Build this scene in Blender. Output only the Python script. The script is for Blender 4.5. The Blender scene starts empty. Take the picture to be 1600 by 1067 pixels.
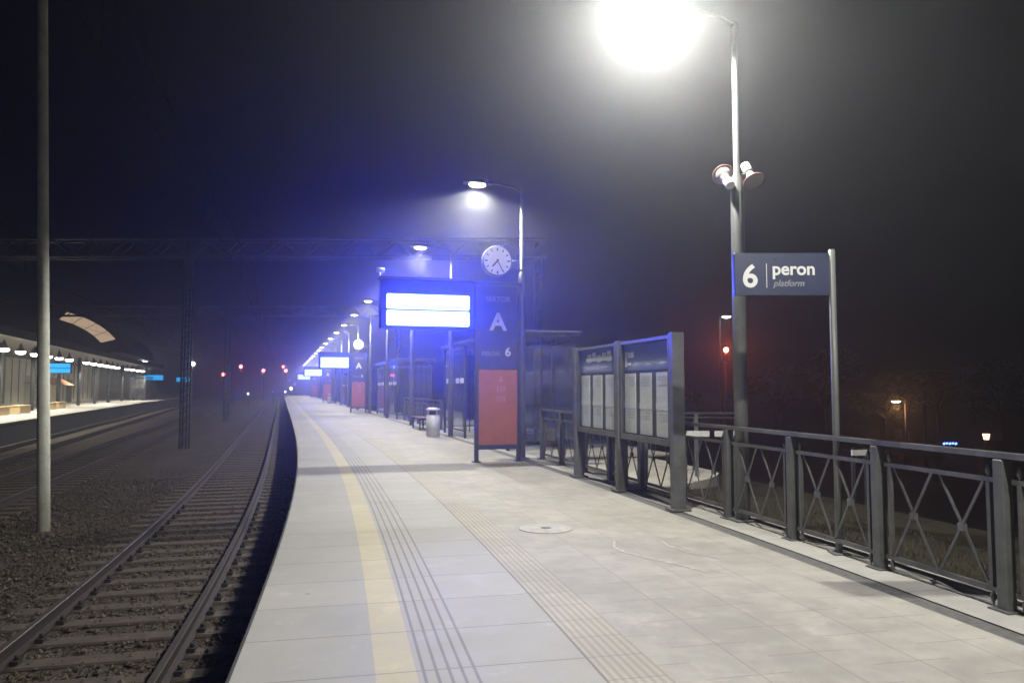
import bpy, math, random
from mathutils import Vector, Matrix
random.seed(7)
R = math.radians
C = bpy.context.scene.collection
scene = bpy.context.scene

# ------------------------------------------------------------------ camera, sky, exposure
cam_data = bpy.data.cameras.new('camera')
cam_data.sensor_width = 36
cam_data.lens = 36 * 1180 / 1600
cam_data.clip_start = .05
cam_data.clip_end = 3000
cam = bpy.data.objects.new('camera', cam_data)
C.objects.link(cam)
cam.location = (0, 0, 1.55)
cam.rotation_euler = (R(90 + 3.516), 0, 0)
scene.camera = cam

world = bpy.data.worlds.new('World')
scene.world = world
world.use_nodes = True
wt = world.node_tree
bg = wt.nodes['Background']
sky = wt.nodes.new('ShaderNodeTexSky')
sky.sky_type = 'NISHITA'
sky.sun_disc = False
sky.sun_elevation = R(-6.0)
sky.sun_rotation = R(-12)          # last light of dusk, low beyond the end of the platform
sky.altitude = 0
sky.air_density = 1.0
sky.dust_density = 0.0
sky.ozone_density = 10.0
wt.links.new(sky.outputs[0], bg.inputs[0])
bg.inputs[1].default_value = .07
scene.view_settings.view_transform = 'Standard'
scene.view_settings.look = 'None'
scene.view_settings.exposure = 0
scene.view_settings.gamma = 1
scene.cycles.max_bounces = 5
scene.cycles.diffuse_bounces = 2
scene.cycles.glossy_bounces = 3
scene.cycles.transparent_max_bounces = 12
scene.cycles.volume_bounces = 0
scene.cycles.use_denoising = True
scene.cycles.caustics_reflective = False
scene.cycles.caustics_refractive = False
scene.cycles.sample_clamp_indirect = 4

LAMP_W = 2000.0                    # platform lamps
SCREEN_W = 40.0
HAZE = .0058

# ------------------------------------------------------------------ the platform edge: a curve, then straight
_m = lambda y: -.305 + .1 * math.exp(-(max(y, 0) / 13) ** 1.6)
_Y0, _DY = -30.0, .25
_XS = [0.0]
for _k in range(1800):
    _y = _Y0 + (_k + .5) * _DY
    _XS.append(_XS[-1] + _m(_y) * _DY)
_ref = _XS[int((4.08 - _Y0) / _DY)]
_XS = [x - _ref - 1.475 for x in _XS]
def edge_x(s):
    t = (s - _Y0) / _DY
    i = max(0, min(len(_XS) - 2, int(t)))
    return _XS[i] + (_XS[i + 1] - _XS[i]) * (t - i)
def W(s, o, z=0.0):
    """s: along the platform edge, o: metres to the right of the edge, z: above the platform."""
    m = _m(s)
    k = 1 / math.sqrt(1 + m * m)
    return Vector((edge_x(s) + o * k, s - o * m * k, z))
def heading(s):
    return math.atan(-_m(s))
def left_edge(s):
    return -12.16 - .048 * (min(s, 88) - 36.4)

CAMZ, FP, PX, PY = 1.55, 1180.0, 800.0, 533.5
_cp, _sp = math.cos(R(3.516)), math.sin(R(3.516))
def seen(px, py, Y):
    """point at distance Y along the view, from measurements on the photograph"""
    dx, dy, dz = (px - PX) / FP, _cp - (PY - py) / FP * _sp, _sp + (PY - py) / FP * _cp
    return Vector((dx / dy * Y, Y, CAMZ + dz / dy * Y))

# ------------------------------------------------------------------ mesh helpers
class MB:
    def __init__(self):
        self.v, self.f, self.sm, self.uv = [], [], [], {}
    def add(self, vs, fs, smooth=False):
        b = len(self.v)
        self.v += [tuple(v) for v in vs]
        for f in fs:
            self.f.append(tuple(b + i for i in f)); self.sm.append(smooth)
        return self
    def box(self, x0, x1, y0, y1, z0, z1):
        vs = [(x, y, z) for z in (z0, z1) for y in (y0, y1) for x in (x0, x1)]
        return self.add(vs, [(0, 2, 3, 1), (4, 5, 7, 6), (0, 1, 5, 4), (2, 6, 7, 3), (0, 4, 6, 2), (1, 3, 7, 5)])
    def bevel_box(self, x0, x1, y0, y1, z0, z1, b):
        """box with chamfered vertical and top edges"""
        def ring(z, i):
            return [(x0 + i + b, y0 + i, z), (x1 - i - b, y0 + i, z), (x1 - i, y0 + i + b, z), (x1 - i, y1 - i - b, z),
                    (x1 - i - b, y1 - i, z), (x0 + i + b, y1 - i, z), (x0 + i, y1 - i - b, z), (x0 + i, y0 + i + b, z)]
        vs = ring(z0, 0) + ring(z1 - b, 0) + ring(z1, b * .7)
        fs = [tuple(range(7, -1, -1)), tuple(range(16, 24))]
        for r in (0, 8):
            for k in range(8):
                fs.append((r + k, r + (k + 1) % 8, r + 8 + (k + 1) % 8, r + 8 + k))
        return self.add(vs, fs)
    def bar(self, a, b, w, h, up=(0, 0, 1)):
        a, b, up = Vector(a), Vector(b), Vector(up)
        d = (b - a).normalized()
        if abs(d.dot(up)) > .99: up = Vector((1, 0, 0))
        s = d.cross(up).normalized(); u = s.cross(d)
        vs = []
        for p in (a, b):
            for i, j in ((-1, -1), (1, -1), (1, 1), (-1, 1)):
                vs.append(p + s * (i * w / 2) + u * (j * h / 2))
        return self.add(vs, [(3, 2, 1, 0), (4, 5, 6, 7), (0, 1, 5, 4), (1, 2, 6, 5), (2, 3, 7, 6), (3, 0, 4, 7)])
    def tube(self, pts, rad, n=12, cap=True, smooth=True):
        pts = [Vector(p) for p in pts]
        if not isinstance(rad, (list, tuple)): rad = [rad] * len(pts)
        b = len(self.v)
        ref = None
        for i, p in enumerate(pts):
            d = (pts[min(i + 1, len(pts) - 1)] - pts[max(i - 1, 0)]).normalized()
            if ref is None:
                ref = Vector((1, 0, 0)) if abs(d.x) < .9 else Vector((0, 1, 0))
            s = (ref - d * ref.dot(d)).normalized(); u = d.cross(s); ref = s
            for k in range(n):
                a = 2 * math.pi * k / n
                self.v.append(tuple(p + (s * math.cos(a) + u * math.sin(a)) * rad[i]))
        for i in range(len(pts) - 1):
            for k in range(n):
                self.f.append((b + i * n + k, b + i * n + (k + 1) % n, b + (i + 1) * n + (k + 1) % n, b + (i + 1) * n + k)); self.sm.append(smooth)
        if cap:
            self.f.append(tuple(b + k for k in range(n - 1, -1, -1))); self.sm.append(False)
            e = b + (len(pts) - 1) * n
            self.f.append(tuple(e + k for k in range(n))); self.sm.append(False)
        return self
    def sweep(self, prof, s0, s1, n, ofs=0.0, z=0.0, cap=True):
        """closed profile [(o, z)] swept along the platform curve; ofs may be a function of s"""
        b = len(self.v); m = len(prof)
        for i in range(n + 1):
            s = s0 + (s1 - s0) * i / n
            of = ofs(s) if callable(ofs) else ofs
            for o, zz in prof: self.v.append(tuple(W(s, o + of, zz + z)))
        for i in range(n):
            for k in range(m):
                self.f.append((b + i * m + k, b + (i + 1) * m + k, b + (i + 1) * m + (k + 1) % m, b + i * m + (k + 1) % m)); self.sm.append(False)
        if cap:
            self.f.append(tuple(b + k for k in range(m))); self.sm.append(False)
            self.f.append(tuple(b + n * m + k for k in range(m - 1, -1, -1))); self.sm.append(False)
        return self
    def strip(self, o0, o1, z0, z1, s0, s1, n, cols=1):
        """flat strip with uv = (metres from the edge, metres along)"""
        b = len(self.v)
        for i in range(n + 1):
            s = s0 + (s1 - s0) * i / n
            a = o0(s) if callable(o0) else o0
            c = o1(s) if callable(o1) else o1
            for j in range(cols + 1):
                t = j / cols
                self.v.append(tuple(W(s, a + (c - a) * t, z0 + (z1 - z0) * t)))
                self.uv[len(self.v) - 1] = (a + (c - a) * t, s * 1.04)
        for i in range(n):
            for j in range(cols):
                p = b + i * (cols + 1) + j
                self.f.append((p, p + 1, p + cols + 2, p + cols + 1)); self.sm.append(False)
        return self
    def mesh(self, name):
        me = bpy.data.meshes.new(name)
        me.from_pydata(self.v, [], self.f)
        me.polygons.foreach_set('use_smooth', self.sm)
        if self.uv:
            ul = me.uv_layers.new(name='uv')
            for l in me.loops: ul.data[l.index].uv = self.uv.get(l.vertex_index, (0, 0))
        me.update()
        return me
    def build(self, name, mat, parent=None):
        return obj(name, self.mesh(name), mat, parent)

def obj(name, me, mat, parent=None):
    o = bpy.data.objects.new(name, me)
    if mat: me.materials.clear(); me.materials.append(mat)
    C.objects.link(o)
    if parent: o.parent = parent
    return o
def tag(o, label=None, cat=None, group=None, kind=None):
    if label: o['label'] = label
    if cat: o['category'] = cat
    if group: o['group'] = group
    if kind: o['kind'] = kind
    return o
def thing(name, label, cat, loc=(0, 0, 0), rz=0, group=None):
    o = bpy.data.objects.new(name, None)
    o.empty_display_size = .2
    C.objects.link(o)
    o.location = loc; o.rotation_euler = (0, 0, rz)
    return tag(o, label, cat, group)
def at(s, o, z=0.0):
    return dict(loc=W(s, o, z), rz=heading(s))
def copy_tree(o, parent=None):
    c = o.copy(); C.objects.link(c); c.parent = parent
    for ch in list(o.children): copy_tree(ch, c)
    return c
def dup(root, loc, rz, label):
    c = copy_tree(root); c.location = loc; c.rotation_euler = (0, 0, rz); c['label'] = label
    return c
def struct(name, mb, mat):
    return tag(mb.build(name, mat), kind='structure')
def text(name, s, size, mat, parent, loc, bold=0.0, shear=0.0, align='LEFT', rot=(R(90), 0, 0), sx=1.0):
    cu = bpy.data.curves.new('lettering', 'FONT')
    cu.body = s; cu.size = size; cu.offset = bold * size; cu.shear = shear; cu.align_x = align; cu.extrude = .002
    tmp = bpy.data.objects.new('lettering', cu); C.objects.link(tmp)
    dg = bpy.context.evaluated_depsgraph_get()
    me = bpy.data.meshes.new_from_object(tmp.evaluated_get(dg))
    bpy.data.objects.remove(tmp)
    o = obj(name, me, mat, parent)
    o.location = loc; o.rotation_euler = rot; o.scale = (sx, 1, 1)
    return o

# ------------------------------------------------------------------ materials
def new_mat(name):
    m = bpy.data.materials.new(name); m.use_nodes = True
    nt = m.node_tree
    return m, nt, nt.nodes['Principled BSDF']
class N:
    """tiny node-graph helper"""
    def __init__(self, nt): self.nt = nt
    def node(self, t, **kw):
        n = self.nt.nodes.new(t)
        for k, v in kw.items(): setattr(n, k, v)
        return n
    def put(self, sock, v):
        if hasattr(v, 'is_linked') or isinstance(v, bpy.types.NodeSocket): self.nt.links.new(v, sock)
        else: sock.default_value = v
    def math(self, op, a, b=0.0, c=0.0):
        n = self.node('ShaderNodeMath', operation=op)
        self.put(n.inputs[0], a); self.put(n.inputs[1], b); self.put(n.inputs[2], c)
        return n.outputs[0]
    def mix(self, f, a, b, mode='MIX'):
        n = self.node('ShaderNodeMix', data_type='RGBA', blend_type=mode)
        self.put(n.inputs[0], f); self.put(n.inputs[6], a); self.put(n.inputs[7], b)
        return n.outputs[2]
    def noise(self, scale, vec=None, detail=6, rough=.6, out=0):
        n = self.node('ShaderNodeTexNoise')
        n.inputs['Scale'].default_value = scale; n.inputs['Detail'].default_value = detail; n.inputs['Roughness'].default_value = rough
        if vec is not None: self.nt.links.new(vec, n.inputs['Vector'])
        return n.outputs[out]
    def ramp(self, f, a, b):
        n = self.node('ShaderNodeMapRange'); n.interpolation_type = 'SMOOTHSTEP'
        self.put(n.inputs[0], f); n.inputs[1].default_value = a; n.inputs[2].default_value = b
        return n.outputs[0]
    def bump(self, h, strength=.3, dist=.01):
        n = self.node('ShaderNodeBump'); n.inputs['Strength'].default_value = strength; n.inputs['Distance'].default_value = dist
        self.put(n.inputs['Height'], h)
        return n.outputs[0]
def rgb(c): return (c[0], c[1], c[2], 1)
def plain(name, col, rough=.5, metal=0.0, var=.25, scale=6.0, bump=.1, spec=.5):
    """paint or metal with uneven tone, grime and roughness"""
    m, nt, p = new_mat(name); n = N(nt)
    tc = n.node('ShaderNodeTexCoord').outputs['Object']
    a = n.noise(scale, tc); b = n.noise(scale * 7, tc, 3)
    f = n.math('ADD', n.math('MULTIPLY', a, .7), n.math('MULTIPLY', b, .3))
    f = n.ramp(f, .32, .68)
    dark = rgb([c * (1 - var) for c in col]); light = rgb([min(1, c * (1 + var * .5)) for c in col])
    n.put(p.inputs['Base Color'], n.mix(f, dark, light))
    n.put(p.inputs['Roughness'], n.math('ADD', n.math('MULTIPLY', b, .25), rough - .12))
    p.inputs['Metallic'].default_value = metal
    p.inputs['Specular IOR Level'].default_value = spec
    if bump: n.put(p.inputs['Normal'], n.bump(b, bump, .004))
    return m
def glow(name, col, strength, seg=None):
    m, nt, p = new_mat(name)
    p.inputs['Base Color'].default_value = (.02, .02, .02, 1)
    p.inputs['Emission Color'].default_value = rgb(col)
    p.inputs['Emission Strength'].default_value = strength
    return m

def paving(name, col, ju=0.0, jv=0.0, u_off=0.0, joint=.008, kind=None, var=.16):
    """concrete laid along the platform: joints every ju across and jv along, per-slab tone, stains; kind adds grooves or ribs"""
    m, nt, p = new_mat(name); n = N(nt)
    uv = n.node('ShaderNodeTexCoord').outputs['UV']
    sep = n.node('ShaderNodeSeparateXYZ'); nt.links.new(uv, sep.inputs[0])
    u, v = sep.outputs[0], sep.outputs[1]
    big = n.noise(.8, uv, 5); mid = n.noise(4, uv, 6, .65); fine = n.noise(90, uv, 3)
    f = n.ramp(n.math('ADD', n.math('MULTIPLY', big, .5), n.math('MULTIPLY', mid, .5)), .33, .68)
    base = n.mix(f, rgb([c * (1 - var) for c in col]), rgb([c * (1 + var * .6) for c in col]))
    base = n.mix(n.math('MULTIPLY', n.ramp(fine, .45, .75), .25), base, rgb([c * .55 for c in col]))
    pale = n.ramp(n.noise(2.6, uv, 4, .7), .56, .74)                       # scuffed pale patches
    base = n.mix(n.math('MULTIPLY', pale, .45), base, rgb([min(1, c * 1.45) for c in col]))
    damp = n.ramp(n.noise(.55, uv, 3, .55), .54, .70)                      # broad greyer patches
    base = n.mix(n.math('MULTIPLY', damp, .30), base, rgb([c * .55 for c in col]))
    gum = n.node('ShaderNodeTexVoronoi'); gum.inputs['Scale'].default_value = 2.6; nt.links.new(uv, gum.inputs['Vector'])
    gsep = n.node('ShaderNodeSeparateXYZ'); nt.links.new(gum.outputs['Color'], gsep.inputs[0])
    spot = n.math('MULTIPLY', n.math('LESS_THAN', gum.outputs['Distance'], .055), n.math('GREATER_THAN', gsep.outputs[0], .72))
    base = n.mix(n.math('MULTIPLY', spot, .55), base, rgb([c * .35 for c in col]))
    h = n.math('MULTIPLY', fine, .25)
    jm = None
    cell_u = cell_v = 0.0
    def line(x, step, w):
        t = n.math('PINGPONG', x, step / 2)
        return n.math('LESS_THAN', t, w)
    if jv:
        vv = v
        if ju and kind == 'paver':
            row = n.math('FLOOR', n.math('DIVIDE', u, ju))
            vv = n.math('ADD', v, n.math('MULTIPLY', n.math('MODULO', row, 2.0), jv / 2))
        jm = line(vv, jv, joint)
        cell_v = n.math('FLOOR', n.math('DIVIDE', vv, jv))
    if ju:
        uu = n.math('SUBTRACT', u, u_off)
        l2 = line(uu, ju, joint)
        jm = l2 if jm is None else n.math('MAXIMUM', jm, l2)
        cell_u = n.math('FLOOR', n.math('DIVIDE', uu, ju))
    if jv:
        cv = n.node('ShaderNodeCombineXYZ'); n.put(cv.inputs[0], cell_u); n.put(cv.inputs[1], cell_v)
        wn = n.node('ShaderNodeTexWhiteNoise'); nt.links.new(cv.outputs[0], wn.inputs[0])
        base = n.mix(n.math('MULTIPLY', wn.outputs[0], .30), base, rgb([c * .62 for c in col]))
    if kind == 'groove':                                    # five dark guide grooves
        inside = n.math('MULTIPLY', n.math('GREATER_THAN', u, 1.0), n.math('LESS_THAN', u, 1.32))
        g = n.math('MULTIPLY', n.math('LESS_THAN', n.math('PINGPONG', n.math('SUBTRACT', u, 1.02), .035), .009), inside)
        jm = g if jm is None else n.math('MAXIMUM', jm, g)
    if kind == 'rib':
        r = n.math('PINGPONG', n.math('SUBTRACT', u, 1.95), .025)
        rr = n.ramp(r, .006, .016)
        base = n.mix(n.math('MULTIPLY', n.math('SUBTRACT', 1.0, rr), .45), base, rgb([c * .5 for c in col]))
        h = n.math('ADD', h, n.math('MULTIPLY', rr, 1.2))
        jm = n.math('MAXIMUM', jm, n.math('LESS_THAN', u, 1.968))              # open joint along the slab
    if jm is not None:
        base = n.mix(n.math('MULTIPLY', jm, .38 if kind == 'paver' else .6), base, rgb([c * .28 for c in col]))
        h = n.math('SUBTRACT', h, jm)
    n.put(p.inputs['Base Color'], base)
    n.put(p.inputs['Roughness'], n.math('ADD', n.math('MULTIPLY', mid, .35), .5))
    p.inputs['Specular IOR Level'].default_value = .35
    n.put(p.inputs['Normal'], n.bump(h, .35, .006))
    return m

CON = (.375, .366, .335)
M = {}
M['slab'] = paving('platform slab concrete', CON, 0, .70, joint=.006, var=.10)
M['groove'] = paving('grooved slab concrete', CON, 0, .70, joint=.006, kind='groove', var=.10)
M['yellow'] = paving('worn yellow line', (.50, .455, .31), 0, .70, joint=.006, var=.14)
M['rib'] = paving('ribbed guide strip', (.415, .392, .32), 0, .35, joint=.004, kind='rib', var=.14)
M['paver'] = paving('concrete pavers', (.385, .368, .320), .5, .5, 2.3, joint=.005, kind='paver', var=.26)
M['drain'] = plain('drain grate', (.12, .118, .11), .7, 0, .4, 20, .3)
M['kerb'] = paving('kerb stone', (.42, .41, .37), 0, 1.0, joint=.006, var=.2)
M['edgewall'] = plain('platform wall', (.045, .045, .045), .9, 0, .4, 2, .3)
M['steel_light'] = plain('light grey steel', (.17, .175, .17), .5, .2, .2, 3)
M['mast'] = plain('pale concrete mast', (.66, .67, .58), .75, 0, .2, 3, .25)
M['graphite'] = plain('graphite paint', (.052, .055, .060), .42, .25, .3, 5)
M['graphite_dark'] = plain('dark graphite paint', (.028, .030, .034), .42, .25, .3, 5)
M['sign_blue'] = plain('slate blue sign', (.048, .052, .075), .38, 0, .15, 4, .05)
M['navy'] = plain('dark navy sign', (.030, .038, .085), .32, 0, .15, 4, .05)
M['sign_red'] = plain('brick red sign', (.36, .125, .035), .45, 0, .15, 3, .05)
M['casing_screen_glow'] = plain('display casing with blue screen glow', (.016, .035, .22), .4, 0, .15, 3, .05)  # blue glow of the lit screens put into the casing colour
M['white'] = plain('white lettering', (.72, .72, .70), .5, 0, .05, 5, 0)
M['pale_text'] = plain('faded lettering', (.30, .30, .33), .6, 0, .15, 5, 0)
M['pale_red_text'] = plain('faded pink lettering', (.46, .20, .17), .6, 0, .15, 5, 0)
M['print'] = plain('grey print', (.64, .64, .62), .6, 0, .1, 5, 0)
M['paper'] = plain('poster paper', (.84, .85, .80), .6, 0, .10, 3, .05)
M['paper_edge'] = plain('poster band', (.86, .86, .82), .6, 0, .06, 3, .05)
M['header_blue'] = plain('blue header', (.12, .17, .42), .15, 0, .2, 2, .02)
M['dial'] = plain('clock dial', (.62, .61, .62), .35, 0, .05, 3, 0)
M['black'] = plain('black enamel', (.012, .012, .014), .4, 0, .3, 5, 0)
M['wire'] = plain('dull overhead wire', (.006, .006, .006), .95, 0, .2, 5, 0, 0.0)
M['horn_grey'] = plain('grey horn', (.30, .26, .26), .5, 0, .12, 5)
M['horn_red'] = plain('reddish horn rim', (.26, .12, .11), .5, 0, .12, 5)
M['horn_white'] = plain('white driver', (.75, .75, .73), .45, 0, .06, 5)
M['bin'] = plain('light bin', (.48, .48, .50), .5, .1, .15, 4)
M['wood'] = plain('reddish timber', (.17, .085, .065), .6, 0, .3, 8)
M['cover'] = plain('pale concrete cover', (.42, .41, .37), .7, 0, .25, 8, .2)
M['concrete'] = plain('pale platform concrete', (.30, .29, .27), .8, 0, .2, .6, .1)
M['fence'] = plain('grey fence paint', (.125, .128, .122), .45, .2, .3, 5)
M['timber_pale'] = plain('pale timber', (.50, .38, .20), .6, 0, .2, 4)
M['rust'] = plain('rusty rail', (.026, .018, .015), .8, .3, .4, 12, .3)
M['rail_top'] = plain('worn rail head', (.085, .075, .068), .5, .6, .2, 8, .05)
M['sleeper'] = plain('dark sleeper', (.066, .052, .039), .9, 0, .45, 9, .5)
M['clip'] = plain('rusty clips', (.020, .015, .013), .8, .2, .4, 20, .3)
M['asphalt'] = plain('asphalt', (.045, .045, .047), .9, 0, .3, 3, .3)
M['pale_paving'] = plain('pale access paving', (.36, .34, .29), .85, 0, .25, 2, .3)
M['wall_pale'] = plain('station wall', (.66, .62, .50), .7, 0, .2, .35, .05)
M['dark_wall'] = plain('dark station wall', (.025, .025, .028), .8, 0, .3, 1, .1)
M['canopy'] = plain('canopy sheet', (.16, .15, .13), .6, .2, .25, .8, .1)
M['bark'] = plain('bark', (.06, .045, .035), .9, 0, .4, 6, .5)
M['orange'] = plain('orange awning', (.40, .13, .05), .6, 0, .2, 3, .05)
M['barrier'] = plain('white barrier', (.62, .62, .60), .6, 0, .2, 5, .1)

def glass(name, tint, frost=0.0, ior=1.5, grime=.10):
    m, nt, p = new_mat(name); n = N(nt)
    out = nt.nodes['Material Output']
    tr = n.node('ShaderNodeBsdfTransparent'); tr.inputs[0].default_value = rgb(tint)
    gl = n.node('ShaderNodeBsdfGlossy'); gl.inputs['Roughness'].default_value = .06; gl.inputs[0].default_value = (.9, .9, .9, 1)
    fr = n.node('ShaderNodeFresnel'); fr.inputs[0].default_value = ior
    mx = n.node('ShaderNodeMixShader'); back = n.node('ShaderNodeNewGeometry').outputs['Backfacing']
    n.put(mx.inputs[0], n.math('MULTIPLY', fr.outputs[0], n.math('SUBTRACT', 1.0, back))); nt.links.new(tr.outputs[0], mx.inputs[1]); nt.links.new(gl.outputs[0], mx.inputs[2])
    dirt = n.node('ShaderNodeBsdfDiffuse'); dirt.inputs[0].default_value = (.5, .5, .52, 1)
    m2 = n.node('ShaderNodeMixShader')
    tc = n.node('ShaderNodeTexCoord').outputs['Object']
    n.put(m2.inputs[0], n.math('ADD', n.math('MULTIPLY', n.ramp(n.noise(1.5, tc), .4, .75), grime), frost))
    nt.links.new(mx.outputs[0], m2.inputs[1]); nt.links.new(dirt.outputs[0], m2.inputs[2])
    nt.links.new(m2.outputs[0], out.inputs[0])
    return m
M['glass'] = glass('shelter glass', (.80, .84, .90), .03)
M['glass_clear'] = glass('cabinet glass', (.95, .96, .97), .0, 1.25, .0)
M['frost'] = glass('frosted band', (.7, .7, .7), .5)

def ground_mat(name, c0, c1, c2, s0=1.2, s1=14, bump=.8):
    m, nt, p = new_mat(name); n = N(nt)
    tc = n.node('ShaderNodeTexCoord').outputs['Object']
    a = n.noise(s0, tc, 7, .65); b = n.noise(s1, tc, 5, .7)
    vo = n.node('ShaderNodeTexVoronoi'); vo.inputs['Scale'].default_value = s1 * 1.6; nt.links.new(tc, vo.inputs['Vector'])
    c = n.mix(n.ramp(a, .38, .62), rgb(c0), rgb(c1))
    c = n.mix(n.ramp(b, .5, .72), c, rgb(c2))
    c = n.mix(n.math('MULTIPLY', n.ramp(vo.outputs['Distance'], .3, .7), .6), c, rgb([x * .35 for x in c0]))
    n.put(p.inputs['Base Color'], c); p.inputs['Roughness'].default_value = .95; p.inputs['Specular IOR Level'].default_value = .2
    n.put(p.inputs['Normal'], n.bump(n.math('ADD', b, n.math('MULTIPLY', vo.outputs['Distance'], -1.0)), bump, .04))
    return m
M['ballast'] = ground_mat('ballast', (.062, .048, .035), (.088, .074, .054), (.105, .090, .068), .8, 16)
M['soil'] = ground_mat('soil and dry grass', (.034, .028, .018), (.046, .042, .023), (.062, .054, .034), 1.2, 18)
M['ground'] = ground_mat('dark ground', (.030, .032, .022), (.04, .038, .03), (.05, .05, .035), .3, 5)
def leaf_mat(name, c):
    m, nt, p = new_mat(name); n = N(nt)
    info = n.node('ShaderNodeObjectInfo')
    geo = n.node('ShaderNodeTexCoord').outputs['Object']
    n.put(p.inputs['Base Color'], n.mix(n.ramp(n.noise(1.3, geo), .35, .65), rgb([x * .5 for x in c]), rgb(c)))
    p.inputs['Roughness'].default_value = .7
    return m
M['leaf'] = leaf_mat('leaves', (.035, .042, .02))
M['leaf_brown'] = leaf_mat('autumn leaves', (.075, .045, .026))
M['lamp'] = glow('lamp lens', (1, .98, .90), 14)
M['globe'] = glow('globe lamp glass', (1, .97, .90), 25)
M['canopy_lamp'] = glow('canopy lamp', (1, .95, .82), 16)
M['screen'] = glow('lit departure screen', (.32, .42, 1.0), 4)
M['screen_blue'] = glow('lit blue screen', (.01, .42, 1.0), 1.6)
M['clerestory'] = glow('lit clerestory window', (1.0, .72, .48), .62)
M['red_lamp'] = glow('red signal lamp', (1.0, .10, .12), 36)
M['red_lamp_street'] = glow('red traffic lamp', (1.0, .16, .07), 90)
M['white_lamp'] = glow('white signal lamp', (.75, .75, 1.0), 5)
M['violet_lamp'] = glow('violet signal lamp', (.25, .16, 1.0), 1.4)
M['sodium'] = glow('sodium lamp', (1.0, .62, .30), 30)
M['neon'] = glow('blue shop sign', (.10, .20, 1.0), 9)
M['warm_lantern'] = glow('warm lantern', (1.0, .50, .25), 6)
M['clock_face'] = plain('clock dial lit', (.6, .6, .6), .35, 0, .04, 3, 0)
_p = M['clock_face'].node_tree.nodes['Principled BSDF']
_p.inputs['Emission Color'].default_value = (.9, .9, 1, 1); _p.inputs['Emission Strength'].default_value = .30

# ------------------------------------------------------------------ setting: ground, platform, track beds
S0, S1, NS = -14.0, 175.0, 260
g = MB(); g.box(-900, 900, -300, 1500, -9.5, -9.0); struct('ground', g, M['ground'])
tb = MB()
tb.strip(lambda s: left_edge(s) + .5, -.36, -1.0, -1.0, S0, 330, 300, 12)
struct('track_bed', tb, M['ballast'])
far = MB(); far.strip(-140, lambda s: left_edge(s) - 8.9, -1.06, -1.06, S0, 330, 60, 2)
struct('station_forecourt', far, M['ground'])

def surf(name, o0, o1, mat, z0=0.0, z1=0.0):
    mb = MB(); mb.strip(o0, o1, z0, z1, S0, S1, NS, 1)
    return struct(name, mb, mat)
surf('platform_edge_slab', 0.0, .76, M['slab'])
surf('yellow_safety_line', .76, .98, M['yellow'])
surf('platform_grooved_slab', .98, 1.95, M['groove'])
surf('tactile_guide_strip', 1.95, 2.3, M['rib'])
surf('platform_paving', 2.3, 4.60, M['paver'])
surf('drainage_channel', 4.60, 4.77, M['drain'], -.005, -.005)
surf('platform_kerb', 4.77, 5.42, M['kerb'], .004, .004)
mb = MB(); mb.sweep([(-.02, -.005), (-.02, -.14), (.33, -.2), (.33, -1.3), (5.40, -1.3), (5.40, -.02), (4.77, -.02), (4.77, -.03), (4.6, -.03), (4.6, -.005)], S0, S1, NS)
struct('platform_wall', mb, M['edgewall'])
# bank, lower ground and street to the right of the railing
bk = MB()
bk.strip(5.41, 9.2, -.05, -.40, S0, 200, 120, 4)
bk.strip(9.2, 15, -.40, -3.3, S0, 200, 60, 3)
bk.strip(15, 22, -3.3, -3.6, S0, 200, 60, 2)
struct('grassy_bank', bk, M['soil'])
st = MB(); st.strip(22, 34, -3.59, -3.59, S0, 200, 60, 2); struct('street', st, M['asphalt'])
fd = MB(); fd.strip(34, 160, -3.6, -3.2, S0, 330, 60, 3); struct('field', fd, M['ground'])
# pale access path behind the notice boards
ap = MB()
pts = []
for k in range(15):
    a = k / 14
    pts.append((10.6 + 4.6 * a, 5.5 + 2.2 * math.sin(min(1, a * 2.2) * math.pi / 2)))
top = [W(s, 5.43, .002) for s, o in pts]; out_ = [W(s, o, -.03) for s, o in pts]
lowt = [W(s, 5.43, -1.2) for s, o in pts]; low = [W(s, o, -1.2) for s, o in pts]
nP = len(pts); vs = top + out_ + low
fs = [(i, nP + i, nP + i + 1, i + 1) for i in range(nP - 1)] + [(nP + i, 2 * nP + i, 2 * nP + i + 1, nP + i + 1) for i in range(nP - 1)]
fs.append((nP - 1, 2 * nP - 1, 3 * nP - 1))
ap.add(vs, fs); struct('access_path', ap, M['pale_paving'])
# platform on the far left
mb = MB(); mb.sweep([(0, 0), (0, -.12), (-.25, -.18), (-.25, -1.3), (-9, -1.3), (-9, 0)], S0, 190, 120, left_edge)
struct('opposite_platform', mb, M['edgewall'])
mb = MB(); mb.strip(lambda s: left_edge(s) - 8.9, lambda s: left_edge(s) - .005, .004, .004, S0, 190, 120, 3); struct('opposite_platform_paving', mb, M['concrete'])

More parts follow.
